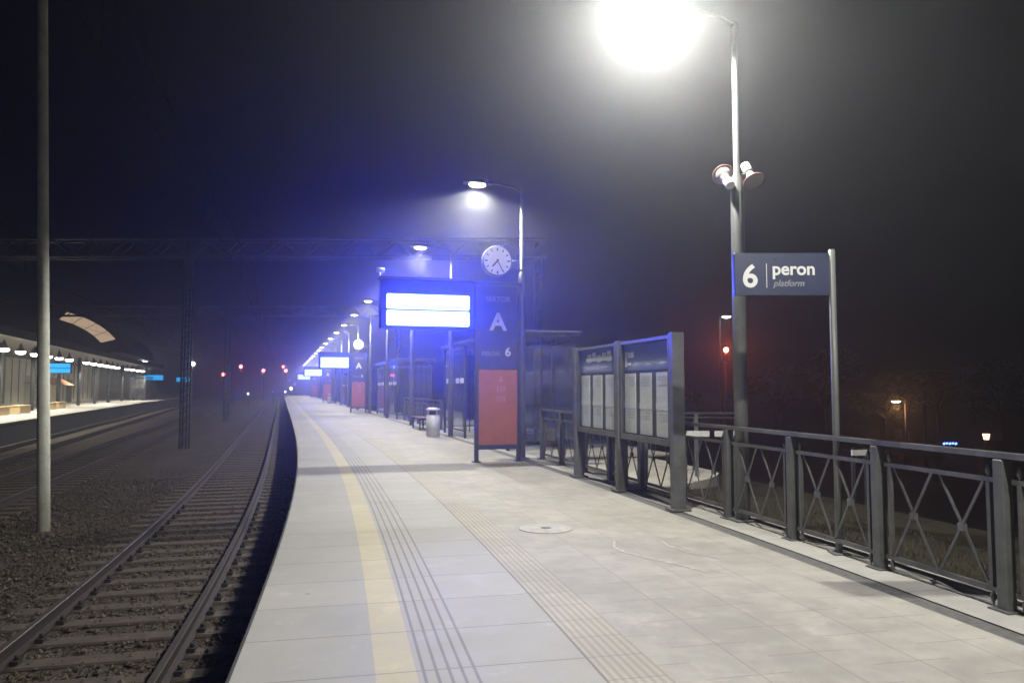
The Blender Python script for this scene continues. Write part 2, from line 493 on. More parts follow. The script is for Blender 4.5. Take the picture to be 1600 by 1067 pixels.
# ------------------------------------------------------------------ tracks
def rail_profile(x):
    return [(x - .07, -.965), (x + .07, -.965), (x + .07, -.95), (x + .012, -.925), (x + .012, -.845), (x + .035, -.835), (x + .035, -.806),
            (x - .035, -.806), (x - .035, -.835), (x - .012, -.845), (x - .012, -.925), (x - .07, -.95)]
_sl = MB(); _sl.bevel_box(-1.3, 1.3, -.125, .125, -1.08, -.968, .02)
sleeper_me = _sl.mesh('sleeper'); sleeper_me.materials.append(M['sleeper'])
_cl = MB()
_cl.box(-.035, .035, -.06, .06, -.967, -.925)
_cl.tube([(.005, 0, -.93), (.005, 0, -.885)], .022, 6)
clip_me = _cl.mesh('rail_clip'); clip_me.materials.append(M['clip'])
def track(label, ofs, s0, s1, first, count, clips, rests):
    t = thing('railway_track', label, 'railway track', W(8, ofs(8) if callable(ofs) else ofs, -1.0), 0, None)
    inv = Matrix.Translation(-Vector(t.location))
    def fit(o):
        o.matrix_parent_inverse = inv; return o
    for x in (-.75, .75):
        a = MB(); a.sweep(rail_profile(x), s0, s1, int((s1 - s0) / 1.2), ofs)
        r = fit(a.build('rail', M['rust'], t))
        h = MB(); h.sweep([(x - .033, -.806), (x + .033, -.806), (x + .028, -.800), (x - .028, -.800)], s0, s1, int((s1 - s0) / 1.2), ofs)
        h.build('rail_head', M['rail_top'], r)
    ds = .60
    for k in range(count):
        s = first + k * ds
        of = ofs(s) if callable(ofs) else ofs
        o = bpy.data.objects.new('sleeper', sleeper_me); C.objects.link(o); o.parent = t
        w = W(s, of); o.matrix_parent_inverse = inv
        o.location = (w.x, w.y, random.uniform(-.006, .004)); o.rotation_euler = (0, 0, heading(s) + random.uniform(-.012, .012))
        if k < clips:
            for x in (-.855, -.645, .645, .855):
                c = bpy.data.objects.new('rail_clip', clip_me); C.objects.link(c); c.parent = o; c.location = (x, 0, 0)
    if rests:
        a = MB()
        for k in range(count, rests):
            s = first + k * ds
            of = ofs(s) if callable(ofs) else ofs
            p0, p1 = W(s, of - 1.3, -1.01), W(s, of + 1.3, -1.01)
            a.bar(p0, p1, .25, .084)
        tag(fit(a.build('sleeper', M['sleeper'], t)), kind='stuff')
    return t
track('rusty railway track curving right beside the platform edge', -1.65, -4, 170, 2.2, 100, 25, 270)
track('dark middle railway track between the pale mast and the opposite platform', lambda s: -6.75 - .017 * (s - 18), 2, 170, 8, 60, 0, 0)
track('dark railway track running along the opposite platform', lambda s: left_edge(s) + 1.65, 2, 170, 20, 60, 0, 0)

# loose ballast stones
gv = MB()
octv = [(1, 0, 0), (0, 1, 0), (-1, 0, 0), (0, -1, 0), (0, 0, 1), (.3, .3, -.6)]
octf = [(0, 1, 4), (1, 2, 4), (2, 3, 4), (3, 0, 4), (1, 0, 5), (2, 1, 5), (3, 2, 5), (0, 3, 5)]
for k in range(15000):
    s = 2.5 + 20 * random.random() ** 1.6
    o = random.uniform(-5.5, -.05)
    r = random.uniform(.016, .042)
    if abs(o + .9) < .13 or abs(o + 2.4) < .13: continue
    p = W(s, o, (-.985 if random.random() < .45 else -1.0) + r * .25)
    a = random.random() * 6.28; ca, sa = math.cos(a), math.sin(a)
    q = [random.uniform(.65, 1.25) for _ in range(6)]
    vs = [(p.x + r * q[i] * (x * ca - y * sa) * 1.2, p.y + r * q[i] * (x * sa + y * ca), p.z + r * q[i] * z * .8) for i, (x, y, z) in enumerate(octv)]
    gv.add(vs, octf)
M['stone'] = ground_mat('ballast stone', (.062, .050, .036), (.11, .094, .072), (.19, .168, .13), 6, 9, .2)
tag(gv.build('gravel', M['stone']), 'loose brown ballast stones around the near track', 'gravel', kind='stuff')
# dry grass on the bank behind the railing and between the tracks
def blades(name, label, n, pick, mat, hmin, hmax):
    b = MB()
    for k in range(n):
        p = pick(); h = random.uniform(hmin, hmax); a = random.random() * 6.28; w = h * .06 + .003
        lean = Vector((random.uniform(-.5, .5), random.uniform(-.5, .5), 1)) * h
        side = Vector((math.cos(a), math.sin(a), 0)) * w
        b.add([p - side, p + side, p + lean], [(0, 1, 2)])
    return tag(b.build(name, mat), label, 'grass', kind='stuff')
M['blade'] = leaf_mat('dry grass', (.062, .052, .028))
def pick_bank():
    t = random.random() ** 1.5
    return W(random.uniform(1.5, 16), 5.45 + 2.2 * t, -.05 - .2 * t)
blades('bank_grass', 'short dry grass on the dark bank behind the railing', 9000, pick_bank, M['blade'], .02, .07)
def pick_mid():
    return W(3 + 22 * random.random(), random.uniform(-6.2, -3.1), -1.0)
blades('track_grass', 'thin dry weeds on the ballast around the pale mast', 5000, pick_mid, M['blade'], .02, .08)

# surface marks on the paving: inspection cover and pale drag marks
mh = thing('inspection_cover', 'pale round inspection cover set in the platform paving', 'manhole cover', W(7.8, 2.8, .003), heading(7.8))
a = MB(); a.tube([(0, 0, 0), (0, 0, .006)], [.30, .295], 32, smooth=False); a.build('rim', M['cover'], mh)
a = MB(); a.box(-.05, .05, -.05, .05, .0065, .0085); a.build('lifting_hole', M['drain'], mh)
M['scuff'] = plain('pale scuff', (.50, .485, .43), .7, 0, .4, 14, 0)
for path, w in (([(7.05, 3.30), (6.75, 3.18), (6.5, 3.2), (6.2, 3.35), (5.9, 3.5), (5.6, 3.62)], .018), ([(7.0, 3.78), (6.7, 3.72), (6.4, 3.78), (6.0, 3.98)], .014)):
    a = MB()
    fine = []
    for i in range(len(path) - 1):
        for j in range(6):
            t = j / 6; fine.append((path[i][0] + (path[i + 1][0] - path[i][0]) * t, path[i][1] + (path[i + 1][1] - path[i][1]) * t))
    for i, (s, o) in enumerate(fine):
        ww = w * (.4 + .6 * math.sin(math.pi * (i + .5) / len(fine))) * random.uniform(.6, 1.3)
        a.v += [tuple(W(s, o - ww, .003)), tuple(W(s, o + ww, .003))]
        if i: b = len(a.v); a.f.append((b - 4, b - 3, b - 1, b - 2)); a.sm.append(False)
    struct('surface_marking', a, M['scuff'])

# ------------------------------------------------------------------ platform lamps
def lamp_proto(dx=0.0):
    t = thing('platform_lamp', 'nearest platform lamp, tall grey post carrying two loudspeakers', 'lamp post', group='lamps along the platform')
    kx = 1 - dx / 1.15
    a = MB(); a.tube([(0, 0, 0), (0, 0, 4.05), (0, 0, 4.12), (0, 0, 5.98)], [.082, .078, .040, .032], 14)
    a.box(-.14, .14, -.14, .14, .005, .025)
    a.build('post', M['steel_light'], t)
    a = MB(); a.tube([(0, 0, 5.93), (-.25 * kx, 0, 6.02), (-.8 * kx, 0, 6.08), (-1.15 * kx, 0, 6.09)], [.026, .022, .02, .02], 10)
    a.build('arm', M['graphite'], t)
    a = MB()
    hv = []
    for x, w, z0, z1 in ((-1.08, .06, 6.06, 6.12), (-1.2, .13, 6.05, 6.15), (-1.62, .16, 6.05, 6.14), (-1.74, .10, 6.06, 6.10)):
        hv += [(x, -w, z0), (x, w, z0), (x, w * .8, z1), (x, -w * .8, z1)]
    hf = [(0, 1, 2, 3), (15, 14, 13, 12)]
    for i in range(3):
        for k in range(4): hf.append((i * 4 + k, (i + 1) * 4 + k, (i + 1) * 4 + (k + 1) % 4, i * 4 + (k + 1) % 4))
    a.add(hv, hf)
    h = a.build('lamp_head', M['graphite'], t); h.location = (dx, 0, 0)
    a = MB()
    rings = [(.0, 1.0), (.03, .96), (.055, .75), (.07, .4)]
    n = 16; vs = []
    for dz, k in rings:
        vs += [(-1.42 + .19 * k * math.cos(2 * math.pi * i / n), .125 * k * math.sin(2 * math.pi * i / n), 6.047 - dz) for i in range(n)]
    fs = [tuple(range(n))]
    for r in range(3):
        for i in range(n): fs.append((r * n + i, (r + 1) * n + i, (r + 1) * n + (i + 1) % n, r * n + (i + 1) % n))
    fs.append(tuple(3 * n + i for i in range(n - 1, -1, -1)))
    a.add(vs, fs, True); a.build('lens', M['lamp'], h)
    ld = bpy.data.lights.new('lamp_light', 'POINT'); ld.energy = LAMP_W; ld.color = (1, .975, .90); ld.shadow_soft_size = .06
    ld.use_nodes = True                                     # street optics: strongest about 60 degrees from straight down, cut off towards the horizontal
    n = N(ld.node_tree); em = ld.node_tree.nodes['Emission']
    sp = n.node('ShaderNodeSeparateXYZ'); ld.node_tree.links.new(n.node('ShaderNodeNewGeometry').outputs['Incoming'], sp.inputs[0])
    dn = n.math('MULTIPLY', sp.outputs[2], -1.0)
    ac = n.math('MAXIMUM', n.math('ADD', n.math('MULTIPLY', sp.outputs[0], -.957), n.math('MULTIPLY', sp.outputs[1], -.29)), 0.0)
    cs = n.math('MAXIMUM', n.math('ADD', dn, n.math('MULTIPLY', ac, .12)), 0.0)     # throws further across the tracks than along the platform
    beam = n.math('MULTIPLY', n.math('SUBTRACT', 1.7, n.math('MULTIPLY', cs, 1.0)), n.ramp(cs, .30, .50))
    n.put(em.inputs['Strength'], n.math('ADD', beam, .0005))
    lo = bpy.data.objects.new('lamp_light', ld); C.objects.link(lo); lo.parent = h; lo.location = (-1.42, 0, 5.91)
    return t
LS = [8.0 + 7.48 * k for k in range(-1, 20)]
LAMP_O = 4.74
generic = lamp_proto(.40)
proto = lamp_proto(.32)
proto.location = W(LS[1] - .28, 5.17); proto.rotation_euler = (0, 0, heading(LS[1]))
lamp_words = ['platform lamp just above the photographer, outside the view', '',
              'second platform lamp, on the post behind the round clock', 'third platform lamp, its head showing left of the clock',
              'fourth platform lamp, behind the large departure display', 'fifth platform lamp, just left of the large departure display',
              'sixth platform lamp, below and left of the large display', 'seventh platform lamp, above the second clock']
for i, s in enumerate(LS):
    if i == 1: continue
    lab = lamp_words[i] if i < len(lamp_words) else 'far platform lamp in the dense row running to the horizon'
    if i == 0:
        generic.location = W(s, 5.1); generic.rotation_euler = (0, 0, heading(s)); generic['label'] = lab
    else: dup(generic, W(s, LAMP_O), heading(s), lab)

# ------------------------------------------------------------------ horn loudspeakers on the nearest lamp post
def horn(name, label, loc, axis, group):
    t = thing(name, label, 'loudspeaker', loc, 0, group); t.scale = (.86, .86, .86)
    ax = Vector(axis).normalized()
    q = ax.to_track_quat('Z', 'Y').to_matrix().to_4x4()
    def put(o): o.matrix_local = q; return o
    a = MB()
    prof = [(.0, .045), (.05, .055), (.12, .09), (.17, .125), (.19, .145)]
    a.tube([(0, 0, z) for z, r in prof], [r for z, r in prof], 24, cap=False)
    a.tube([(0, 0, .185 - z) for z, r in [(0, .14), (.06, .10), (.13, .05)]], [.14, .10, .05], 24, cap=True)
    bell = put(a.build('bell', M['horn_grey'], t))
    a = MB()
    for k in range(24):
        b0 = 2 * math.pi * k / 24; b1 = 2 * math.pi * (k + 1) / 24
        a.bar((.147 * math.cos(b0), .147 * math.sin(b0), .19), (.147 * math.cos(b1), .147 * math.sin(b1), .19), .016, .016)
    a.build('rim', M['horn_red'], bell)
    a = MB(); a.tube([(0, 0, -.17), (0, 0, -.155), (0, 0, -.02), (0, 0, .01)], [.05, .064, .066, .05], 18)
    put(a.build('driver', M['horn_white'], t))
    a = MB(); a.tube([(0, 0, .02), (-.05 if label.startswith('grey') else .05, 0, -.02), (-.10 if label.startswith('grey') else .10, .02, -.03)], .014, 8)
    a.build('bracket', M['graphite'], t)
    return t
lp = proto.location
horn('horn_loudspeaker', 'grey horn loudspeaker with its mouth towards the camera, right of the post', (lp.x + .115, lp.y - .10, 4.10), (.18, -.55, -.80), 'loudspeakers on the lamp post')
horn('horn_loudspeaker', 'horn loudspeaker turned away, white back showing, left of the post', (lp.x - .13, lp.y - .04, 4.02), (-.05, .75, .62), 'loudspeakers on the lamp post')

# ------------------------------------------------------------------ '6 peron' sign on its own post
ps = thing('platform_sign', 'dark sign reading 6 peron platform on a slim post by the railing', 'sign', W(6.02, 5.12), 0)
a = MB(); a.tube([(0, 0, 0), (0, 0, 2.87)], .032, 14); a.box(-.08, .08, -.08, .08, .006, .018); a.build('post', M['steel_light'], ps)
a = MB(); a.bevel_box(-.945, -.034, -.03, .03, 2.43, 2.835, .006)
bd = a.build('board', M['navy'], ps)
text('numeral', '6', .30, M['white'], bd, (-.87, -.033, 2.51), bold=.022)
a = MB(); a.box(-.640, -.634, -.034, -.031, 2.50, 2.73); a.build('divider', M['white'], bd)
text('wording', 'peron', .17, M['white'], bd, (-.585, -.033, 2.625), bold=.022)
text('wording', 'platform', .085, M['pale_text'], bd, (-.575, -.033, 2.515), shear=.28, bold=.01)

# ------------------------------------------------------------------ sector signs with departure displays
def sector_sign(lbl, group):
    t = thing('sector_sign', lbl, 'sign', (0, 0, 0), 0, group)
    for x in (-.46, .46):
        a = MB(); a.box(x - .04, x + .04, -.05, .05, .02, 3.72); a.box(x - .08, x + .08, -.1, .1, .004, .02); a.build('post', M['graphite'], t)
    a = MB(); a.box(-.417, .417, -.04, .04, 1.935, 3.72); up = a.build('upper_panel', M['sign_blue'], t)
    a = MB(); a.box(-.417, .417, -.042, .042, .36, 1.93); lo = a.build('lower_panel', M['sign_red'], t)
    a = MB(); a.box(-.417, .417, -.035, .035, .26, .355); a.build('base_panel', M['sign_blue'], t)
    text('wording', 'SEKTOR', .155, M['pale_text'], up, (0, -.043, 3.39), bold=.02, align='CENTER', sx=.95)
    text('letter', 'A', .52, M['white'], up, (0, -.043, 2.78), bold=.028, align='CENTER')
    text('wording', 'PERON', .125, M['pale_text'], up, (-.36, -.043, 2.23), bold=.02)
    text('numeral', '6', .26, M['white'], up, (.15, -.043, 2.23), bold=.025)
    a = MB()
    for r, z in enumerate((1.66, 1.46, 1.26)):
        for c in range(3):
            if random.random() < .9:
                a.box(-.03 + c * .07, .02 + c * .07, -.0455, -.0425, z, z + .13)
    for z in (1.70, 1.5, 1.33): a.box(-.03, .16, -.0485, -.046, z, z + .02)
    a.build('lettering', M['pale_red_text'], lo)
    a = MB(); a.box(-.52, .52, -.07, .07, 3.722, 3.79); a.build('cap', M['graphite'], t)
    return t
def display(lbl, group):
    """a two row departure display, cantilevered towards the track; origin under its right end"""
    t = thing('departure_display', lbl, 'departure display', (0, 0, 0), 0, group)
    a = MB(); a.bevel_box(-1.98, -.0, -.16, .16, 2.76, 3.78, .03); a.build('casing', M['casing_screen_glow'], t)
    a = MB(); a.box(-2.02, .03, -.2, .2, 3.784, 3.82); a.build('rain_cap', M['steel_light'], t)
    for z in (2.82, 3.16):
        a = MB()
        x0, x1, z0, z1, r = -1.86, -.13, z, z + .315, .035
        ring = []
        for cx_, cz_, a0 in ((x1 - r, z1 - r, 0), (x0 + r, z1 - r, 90), (x0 + r, z0 + r, 180), (x1 - r, z0 + r, 270)):
            for k in range(5): ring.append((cx_ + r * math.cos(R(a0 + k * 22.5)), cz_ + r * math.sin(R(a0 + k * 22.5))))
        n = len(ring)
        vs = [(x, -.166, zz) for x, zz in ring] + [(x, -.158, zz) for x, zz in ring]
        a.add(vs, [tuple(range(n))[::-1]] + [(k, (k + 1) % n, n + (k + 1) % n, n + k) for k in range(n)])
        sc_ = a.build('screen', M['screen'], t)
        ld = bpy.data.lights.new('screen_light', 'AREA'); ld.shape = 'RECTANGLE'; ld.size = 1.68; ld.size_y = .28
        ld.energy = SCREEN_W; ld.color = (.012, .035, 1.0); ld.spread = R(48)
        lo = bpy.data.objects.new('screen_light', ld); C.objects.link(lo); lo.parent = sc_; lo.location = (-.995, -.172, z + .1575); lo.rotation_euler = (R(-90), 0, 0)
    a = MB(); a.tube([(-1.98, 0, 3.82), (-1.98, 0, 3.93)], .02, 8); a.tube([(-2.06, -.12, 3.95), (-1.90, -.12, 3.95)], .05, 10); a.build('loudspeaker', M['horn_white'], t)
    return t
SG = [15.0, 47.0, 79.0, 111.0]
sec = sector_sign('nearest sector A sign, peron 6, grey above and red below', 'sector signs along the platform')
sec.location = W(SG[0], 4.06); sec.rotation_euler = (0, 0, heading(SG[0]))
dis = display('nearest lit blue departure display beside the large sector A sign', 'departure displays on the platform')
dis.location = W(SG[0], 3.54); dis.rotation_euler = (0, 0, heading(SG[0]))
far_screen = bpy.data.lights['screen_light'].copy(); far_screen.energy = SCREEN_W * .3
nth = ['', 'second', 'third', 'fourth']
for i in (1, 2, 3):
    dup(sec, W(SG[i], 4.2), heading(SG[i]), nth[i] + ' sector sign along the platform, small beneath the lit displays')
    fd_ = dup(dis, W(SG[i], 3.68), heading(SG[i]), nth[i] + ' lit departure display along the platform, beside the ' + nth[i] + ' sector sign')
    for sc_ in fd_.children:
        for lo in sc_.children:
            if lo.type == 'LIGHT': lo.data = far_screen

# ------------------------------------------------------------------ clocks
def clock(lbl):
    t = thing('station_clock', lbl, 'clock', (0, 0, 0), 0, 'platform clocks')
    r = .335
    a = MB(); a.tube([(0, -.085, 0), (0, -.075, 0), (0, .075, 0), (0, .085, 0)], [r - .01, r, r, r - .01], 40); cs = a.build('case', M['steel_light'], t)
    a = MB(); a.tube([(0, -.088, 0), (0, -.0855, 0)], r - .025, 40, smooth=False); d = a.build('dial', M['clock_face'], t)
    a = MB()
    for k in range(12):
        an = R(30 * k); l0, l1 = (.225, .285)
        a.bar((l0 * math.sin(an), -.0895, l0 * math.cos(an)), (l1 * math.sin(an), -.0895, l1 * math.cos(an)), .003, .022 if k % 3 else .03, up=(math.cos(an), 0, -math.sin(an)))
    a.build('hour_marks', M['black'], d)
    for deg, ln, w, y in ((222, .17, .03, -.0925), (152, .26, .02, -.096)):
        an = R(deg); a = MB()
        a.bar((-.04 * math.sin(an), y, -.04 * math.cos(an)), (ln * math.sin(an), y, ln * math.cos(an)), .003, w, up=(math.cos(an), 0, -math.sin(an)))
        a.build('hand', M['black'], d)
    a = MB(); a.tube([(r - .01, 0, -.06), (r + .05, 0, .02), (r + .11, 0, .03), (r + .15, 0, -.05), (r + .13, 0, -.13), (r + .2, 0, -.17), (r + .26, 0, -.17)], .022, 8)
    a.tube([(r - .02, 0, -.1), (r + .12, 0, -.17), (r + .27, 0, -.19)], .016, 8)
    a.build('bracket', M['steel_light'], t)
    return t
ck = clock('round station clock above the nearest sector sign, bracketed to a lamp post')
ck.location = W(15.4, 4.14, 4.33); ck.rotation_euler = (0, 0, heading(15.4))
dup(ck, W(SG[1] + .4, 4.2, 4.33), heading(SG[1]), 'small distant round clock above the second sector sign')
dup(ck, W(SG[2] + .4, 4.2, 4.33), heading(SG[2]), 'tiny far round clock above the third sector sign')

# ------------------------------------------------------------------ notice boards
PB = [8.52, 10.28, 12.09]
nb = thing('notice_board', 'grey double notice board with six posters and blue headers on three posts', 'notice board', W(10.3, 4.76), 0)
base = Vector(nb.location)
def L(s, o, z): return W(s, o, z) - base
for s in PB:
    a = MB(); d = (W(s + .1, 4.76) - W(s - .1, 4.76)).normalized()
    a.bar(L(s, 4.76, .02), L(s, 4.76, 2.26), .16, .11, up=d); a.bar(L(s, 4.76, .006), L(s, 4.76, .03), .26, .22, up=d)
    a.build('post', M['fence'], nb)
for i in range(2):
    sa, sb = PB[i] + .10, PB[i + 1] - .10
    pa, pb = L(sa, 4.76, 0), L(sb, 4.76, 0)
    d = (pb - pa); ln = d.length; d.normalize(); nrm = Vector((d.y, -d.x, 0))      # nrm: away from the platform
    def P(t, z, dep=0.0): return pa + d * t + nrm * dep + Vector((0, 0, z))
    def slabq(mb, t0, t1, z0, z1, d0, d1):
        vs = [P(t, z, dp) for dp in (d0, d1) for z in (z0, z1) for t in (t0, t1)]
        mb.add(vs, [(0, 1, 3, 2), (4, 6, 7, 5), (0, 4, 5, 1), (2, 3, 7, 6), (0, 2, 6, 4), (1, 5, 7, 3)])
    a = MB(); slabq(a, 0, ln, .84, 2.22, .0, .05); a.build('back_panel', M['fence'], nb)
    fr = MB()
    slabq(fr, 0, ln, .80, .88, -.06, -.001); slabq(fr, 0, ln, 2.19, 2.235, -.06, -.001)
    slabq(fr, 0, .035, .881, 2.189, -.06, -.001); slabq(fr, ln - .035, ln, .881, 2.189, -.06, -.001)
    fr.build('frame', M['fence'], nb)
    a = MB(); slabq(a, .04, ln - .04, 1.80, 2.185, -.012, -.003); hd = a.build('header', M['header_blue'], nb)
    a = MB()
    if i == 0:
        slabq(a, ln - .18, ln - .10, 1.86, 2.08, -.016, -.013); slabq(a, ln - .42, ln - .20, 1.99, 2.07, -.016, -.013); slabq(a, ln - .32, ln - .20, 1.88, 1.92, -.016, -.013)
    else:
        for k in range(5): slabq(a, .25 + k * .22, .42 + k * .22, 1.97 + .02 * (k % 2), 2.13 - .02 * (k % 3), -.016, -.013)
        slabq(a, .2, 1.35, 1.985, 2.06, -.0185, -.0165)
    a.build('header_lettering', M['paper'], hd)
    w = (ln - .50) / 3
    for k in range(3):
        t0 = .09 + k * (w + .16); a = MB()
        slabq(a, t0, t0 + w, .90, 1.76, -.016, -.004); pz = a.build('poster', M['paper'], nb)
        a = MB(); slabq(a, t0 - .01, t0 + w + .004, 1.255, 1.335, -.020, -.017); a.build('poster_band', M['paper_edge'], pz)
        a = MB()
        for q in range(4):
            zz = 1.70 - q * .038
            slabq(a, t0 + .04, t0 + .04 + (w - .08) * random.uniform(.5, 1), zz, zz + .010, -.0188, -.0165)
        for q in range(3):
            zz = 1.20 - q * .04
            slabq(a, t0 + .04, t0 + .04 + (w - .08) * random.uniform(.5, 1), zz, zz + .010, -.0188, -.0165)
        a.build('print_lines', M['print'], pz)
    a = MB(); slabq(a, .036, ln - .036, .885, 2.185, -.05, -.046); a.build('glass_pane', M['glass_clear'], nb)

# ------------------------------------------------------------------ railings
def panel_mesh(dx):
    """one bay, local x along the railing from post centre to post centre"""
    a = MB()
    x0, x1 = .085, dx - .085
    for z in (.13, .90): a.box(x0 - .03, x1 + .03, -.012, .012, z - .018, z + .018)
    for x in (x0 + .03, x1 - .03):
        a.box(x - .016, x + .016, -.016, .016, .148, .882)
        a.tube([(x, 0, .112), (x, 0, .095), (x, 0, .07), (x, 0, .045), (x, 0, .012)], [.007, .017, .022, .014, .002], 8)
        a.tube([(x, 0, .918), (x, 0, .935), (x, 0, .96), (x, 0, .985), (x, 0, 1.02)], [.007, .015, .022, .014, .002], 8)
    xm = (x0 + x1) / 2
    for (p, q) in ((x0 + .05, xm - .01), (xm + .01, x1 - .05)):
        a.bar((p, -.005, .148), (q, -.005, .882), .006, .022, up=(0, 1, 0)) if False else None
        a.bar((p + .02, -.009, .148), (q - .02, -.009, .882), .022, .010, up=(0, 1, 0))
        a.bar((p + .02, .009, .882), (q - .02, .009, .148), .022, .010, up=(0, 1, 0))
        a.box((p + q) / 2 - .028, (p + q) / 2 + .028, -.017, .017, .487, .543)
    return a.mesh('panel')
def railing(label, ss, o):
    root = thing('railing', label, 'railing', W(ss[0], o), 0, None)
    b = Vector(root.location)
    pp = [W(s, o) - b for s in ss]
    post = MB(); post.bevel_box(-.045, .045, -.045, .045, .006, 1.05, .008); post.box(-.085, .085, -.085, .085, .004, .016)
    pm = post.mesh('post'); pm.materials.append(M['fence'])
    me = panel_mesh((pp[1] - pp[0]).length); me.materials.append(M['fence'])
    for i, p in enumerate(pp):
        o_ = bpy.data.objects.new('post', pm); C.objects.link(o_); o_.parent = root; o_.location = p; o_.rotation_euler = (0, 0, heading(ss[i]))
        if i + 1 < len(pp):
            d = pp[i + 1] - p
            q = bpy.data.objects.new('panel', me); C.objects.link(q); q.parent = root; q.location = p; q.rotation_euler = (0, 0, math.atan2(d.y, d.x))
    h = MB()
    for i in range(len(pp) - 1): h.bar(pp[i] + Vector((0, 0, 1.078)), pp[i + 1] + Vector((0, 0, 1.078)), .08, .04)
    h.build('handrail', M['fence'], root)
    return root
railing('dark railing of crossed bars from the camera to behind the notice boards', [4.26 + 1.21 * k for k in range(-4, 10)], 5.1)
railing('far dark railing behind the bench between the glass shelters', [26.6 + 1.21 * k for k in range(0, 8)], 5.2)

# ------------------------------------------------------------------ glass waiting shelters
def shelter(lbl):
    t = thing('waiting_shelter', lbl, 'shelter', (0, 0, 0), 0, 'glass waiting shelters')
    LN, DP = 8.0, 1.75           # local y along the platform, x away from it
    a = MB(); a.box(-.12, DP + .12, -.15, LN + .15, 2.86, 2.95); a.build('roof', M['graphite'], t)
    a = MB(); a.box(-.16, DP + .16, -.19, LN + .19, 2.952, 2.985); a.build('roof_edge', M['steel_light'], t)
    ys = [0, 1.6, 3.2, 4.8, 6.4, 8.0]
    for y in ys:
        for x in ((0, DP) if y in (0, 8.0, 3.2, 4.8) else (DP,)):
            a = MB(); a.box(x - .035, x + .035, y - .035, y + .035, .004, 2.858); a.build('post', M['graphite'], t)
    for i in range(5):
        y0, y1 = ys[i] + .04, ys[i + 1] - .04
        a = MB(); a.box(DP - .006, DP + .006, y0, y1, .25, 2.7); p = a.build('glass_pane', M['glass'], t)
        a = MB(); a.box(DP - .02, DP + .02, y0, y1, .2, .245); a.box(DP - .02, DP + .02, y0, y1, 2.705, 2.74); a.box(DP - .05, DP - .022, y0, y1, .98, 1.04); a.build('rail', M['graphite'], t)
        if i != 2:
            a = MB(); a.box(-.006, .006, y0, y1, .25, 2.7); p = a.build('glass_pane', M['glass'], t)
            a = MB()
            for q in range(2): a.box(-.0095, -.0075, y0 + .12 + q * .68, y0 + .62 + q * .68, 1.70, 1.86)
            a.build('frosted_band', M['barrier'], p)
            a = MB(); a.box(-.02, .02, y0, y1, .2, .245); a.box(-.02, .02, y0, y1, 2.705, 2.74); a.build('rail', M['graphite'], t)
    for y in (0, LN):
        for x0, x1 in ((.04, .86), (.9, DP - .04)):
            a = MB(); a.box(x0, x1, y - .006, y + .006, .25, 2.7); a.build('glass_pane', M['glass'], t)
        a = MB(); a.box(.862, .898, y - .02, y + .02, .01, 2.858); a.build('post', M['graphite'], t)
        a = MB(); a.box(.04, DP - .04, y - .02, y + .02, .2, .245); a.build('rail', M['graphite'], t)
    a = MB()
    for k in range(4): a.box(DP - .55 + k * .115, DP - .46 + k * .115, .5, 6.8, .44, .47)
    for y in (.9, 3.6, 6.4): a.box(DP - .5, DP - .15, y, y + .06, .006, .438)
    a.build('seat', M['wood'], t)
    return t
sh = shelter('nearest glass waiting shelter with dark flat roof behind the sector sign')
sh.location = W(17.4, 4.98); sh.rotation_euler = (0, 0, heading(20))
dup(sh, W(36, 4.98), heading(38), 'second glass waiting shelter beyond the bench and litter bin')
dup(sh, W(62, 4.98), heading(64), 'distant glass waiting shelter beyond the second sector sign')
pv = MB(); pv.strip(5.425, 8.6, -.004, -.01, 15.3, 46, 40, 1); struct('shelter_pavement', pv, M['pale_paving'])

# ------------------------------------------------------------------ bench and bins
bn = thing('platform_bench', 'reddish timber bench with a backrest beside the glass shelters', 'bench', **at(27.2, 4.55))
a = MB()
for k in range(4): a.box(-.22 + k * .115, -.12 + k * .115, -.95, .95, .43, .465)
a.build('seat', M['wood'], bn)
a = MB()
for k in range(3): a.box(.25, .285, -.35, .95, .52 + k * .13, .63 + k * .13)
a.build('backrest', M['wood'], bn)
for y in (-.75, .75):
    a = MB(); a.box(-.2, .24, y - .03, y + .03, .37, .428); a.box(-.19, -.14, y - .03, y + .03, .005, .369); a.box(.19, .24, y - .03, y + .03, .005, .369); a.box(.205, .245, y - .03, y + .03, .43, .9)
    a.build('leg', M['graphite'], bn)
bi = thing('litter_bin', 'pale round litter bin with domed lid beside the timber bench', 'litter bin', loc=W(23.1, 4.2), group='litter bins on the platform')
a = MB(); a.tube([(0, 0, .005), (0, 0, .02), (0, 0, .70)], [.20, .215, .215], 28); a.build('body', M['bin'], bi)
a = MB()
for an in range(0, 360, 90):
    c_, s_ = math.cos(R(an + 45)), math.sin(R(an + 45)); a.box(c_ * .19 - .022, c_ * .19 + .022, s_ * .19 - .022, s_ * .19 + .022, .70, .835)
a.build('pillar', M['bin'], bi)
a = MB(); a.tube([(0, 0, .702), (0, 0, .80)], .165, 20); a.build('inner_liner', M['black'], bi)
a = MB(); a.tube([(0, 0, .836), (0, 0, .86), (0, 0, .90), (0, 0, .925)], [.225, .23, .20, .10], 28); a.build('lid', M['bin'], bi)
dup(bi, W(75.5, 4.2), 0, 'small distant litter bin in front of the third sector sign')

